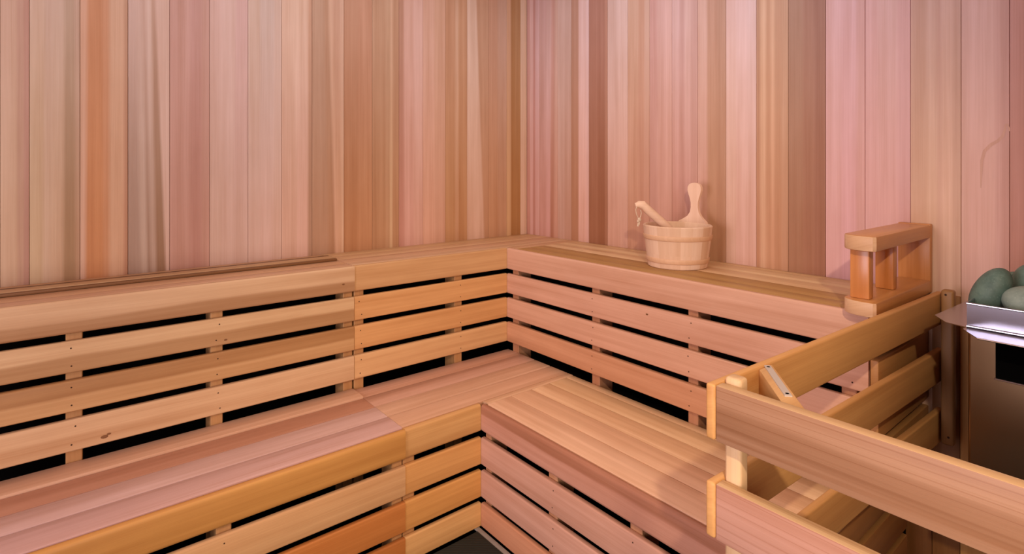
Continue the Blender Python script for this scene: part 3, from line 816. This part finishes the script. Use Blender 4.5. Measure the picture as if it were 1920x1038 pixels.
# tray with upright collar (open box)
mb = MB()
w_ = .0016
for lo, hi in (((XH, YHR, ZCB), (XH + w_, YHL, ZCT)), ((-.06 - w_, YHR, ZCB), (-.06, YHL, ZCT)), ((XH + w_, YHL - w_, ZCB), (-.06 - w_, YHL, ZCT)), ((XH + w_, YHR, ZCB), (-.06 - w_, YHR + w_, ZCT))):
    mb.board(lo, hi, 1, 2, (.6, .6, .6), 0)
# rolled rims
mb.tube([(XH, YHL, ZCT), (XH, YHR, ZCT)], .0024, 0, 10); mb.tube([(XH - .001, YHL, ZCB + .001), (XH - .001, YHR, ZCB + .001)], .0028, 0, 10)
mb.tube([(XH, YHL, ZCT), (-.06, YHL, ZCT)], .0018, 0, 8)
mb.board((XH + w_, YHR + w_, ZCB), (-.06 - w_, YHL - w_, ZCB + .0015), 1, 0, (.5, .5, .5), 0)
mb.build('stone_tray', STEEL, t)
mb = MB()  # flat flanges: the wide one at the left, the narrow one in front
mb.prism([(XH, YHL + .0005), (-.387, -1.918), (-.333, -1.884), (-.05, -1.899), (-.05, YHL + .0005)], 2, ZCB - .0035, ZCB - .0018, (.6, .6, .6), 1, 0)
mb.prism([(XH + .0005, YHL), (-.424, -1.957), (-.483, -1.993), (-.488, YHR), (XH + .0005, YHR)], 2, ZCB - .0035, ZCB - .0018, (.6, .6, .6), 1, 0)
fl = mb.build('flange', STEEL, t)
mb = MB()  # front edge of the flange bent over
mb.tube([(-.483, -1.993, ZCB - .003), (-.488, YHR, ZCB - .003)], .0018, 0, 8)
mb.build('rim', CHROME, fl)
mb = MB()
mb.board((XH - .0012, YHR + .06, .846), (XH + .0005, -2.008, .921), 1, 2, (.01, .01, .01), 0)  # flat black sheet painted in for the opening's dark depth
pn = mb.build('dark_opening', BLACK, t); pn['label'] = 'black opening drawn as a flat dark sheet'
mb = MB(); mb.board((XH - .006, YHR + .06, .842), (XH + .001, -2.006, .8462), 1, 2, (.6, .6, .6), .001, 1); mb.build('lip', CHROME, pn)
# wooden backing board on the wall behind the heater
mb = MB(); mb.board((-.022, -2.6, .2), (-.0005, -1.866, .858), 2, 1, wc((206,138,80)), .003, 2)
struct(mb.build('trim_1', WOOD))
mb = MB(); mb.board((-.012, -1.864, 0), (-.0005, -1.80, .935), 2, 1, wc((140,84,44)), .002, 2); mb.board((-.012, -1.799, 0), (-.0005, -1.735, .5), 2, 1, wc((130,76,40)), .002, 2)  # dark planks put in for the shade behind rail and heater
struct(mb.build('shade_plank', WOOD))

# ------------------------------------------------------------------ stones
def stone(label, c, s, rot, mat, seed):
    r_ = random.Random(seed)
    bm = bmesh.new()
    bmesh.ops.create_icosphere(bm, subdivisions=4, radius=1)
    dirs = [(Vector((r_.gauss(0, 1), r_.gauss(0, 1), r_.gauss(0, 1))).normalized(), r_.uniform(-.1, .1)) for _ in range(9)]
    for v in bm.verts:
        p = v.co.normalized(); k = 1
        for d_, a_ in dirs: k += a_ * max(0, p.dot(d_)) ** 2
        v.co = p * k
    me = bpy.data.meshes.new('heater_stone'); 
    bmesh.ops.scale(bm, vec=s, verts=bm.verts)
    bm.to_mesh(me); bm.free()
    for p in me.polygons: p.use_smooth = True
    me.materials.append(mat); c = W(c); s = None
    o = bpy.data.objects.new('heater_stone', me); COL.objects.link(o)
    o.location = c; o.rotation_euler = rot
    tag(o, label, 'stone', 'green heater stones'); return o
def H3(px, py, x):
    d_ = fw + rg * ((px - 960) / FPX) + Vector((0, 0, -(py - YH) / FPX))
    return CAMP + d_ * ((x - CAMP.x) / d_.x)
stone('large dark green stone at the left end of the heater tray', H3(1861, 548, -.30), (.040, .034, .058), (math.radians(24), 0, 0), STONE, 3)
stone('pale grey-green stone low at the front of the tray', H3(1922, 566, -.325), (.036, .044, .037), (0, 0, .2), STONEP, 8)
stone('dark green stone at the back, topmost in the frame', H3(1938, 530, -.215), (.044, .042, .046), (.3, .2, .4), STONE, 5)
stone('olive stone wedged behind the large dark one', H3(1897, 541, -.165), (.036, .030, .045), (.2, .1, 0), STONE, 12)
# more of the pile, hidden under and behind the visible ones
stone('green stone under the pile at the back of the tray', Vector((-.15, -2.02, ZCB + .042)), (.05, .05, .038), (0, 0, 0), STONE, 21)

# ------------------------------------------------------------------ light
def area(name, loc, rot, sx, sy, power, col):
    l = bpy.data.lights.new(name, 'AREA'); l.shape = 'RECTANGLE'; l.size = sx; l.size_y = sy
    l.energy = power; l.color = col
    o = bpy.data.objects.new(name, l); COL.objects.link(o); o.location = loc; o.rotation_euler = rot
    return o
def point(name, loc, r, power, col):
    l = bpy.data.lights.new(name, 'POINT'); l.energy = power; l.color = col; l.shadow_soft_size = r
    o = bpy.data.objects.new(name, l); COL.objects.link(o); o.location = loc; return o
# daylight through the window in the far left wall (cool, a little pink)
area('window_daylight', W((XW - .02, (WY0 + WY1) / 2, (WZ0 + WZ1) / 2)), (0, math.radians(-90), 0), 1.2, 1.0, 44, (1.0, .88, 1.0))
# the sauna lamp high in the corner behind the photographer (warm)
l = bpy.data.lights.new('sauna_lamp', 'SPOT'); l.energy = 95; l.color = (1.0, .82, .60); l.shadow_soft_size = .03
l.spot_size = math.radians(72); l.spot_blend = .75
o = bpy.data.objects.new('sauna_lamp', l); COL.objects.link(o); o.location = (-2.195, -2.834, 2.084)
o.rotation_euler = (Vector((-.62, -1.25, .5)) - o.location).to_track_quat('-Z', 'Y').to_euler()
area('ceiling_fill', W((-.95, -.95, ZC - .02)), (0, 0, 0), 1.5, 1.4, 9, (1.0, .95, .9))  # added overhead fill to brighten the wall corner

# added fill from behind the camera, cut off by the recess edge
area('fill_light', W((-2.38, YF - .62, .95)), (math.radians(90), 0, 0), .26, 1.3, 32, (1.0, .90, .74))

w = bpy.data.worlds.new('world'); sc.world = w; w.use_nodes = True
w.node_tree.nodes['Background'].inputs[0].default_value = (.8, .85, 1, 1); w.node_tree.nodes['Background'].inputs[1].default_value = .3

vs = sc.view_settings
vs.view_transform = 'Standard'; vs.look = 'None'; vs.gamma = 1; vs.use_curve_mapping = False
vs.exposure = 0.0
sc.cycles.use_denoising = True
sc.cycles.max_bounces = 8
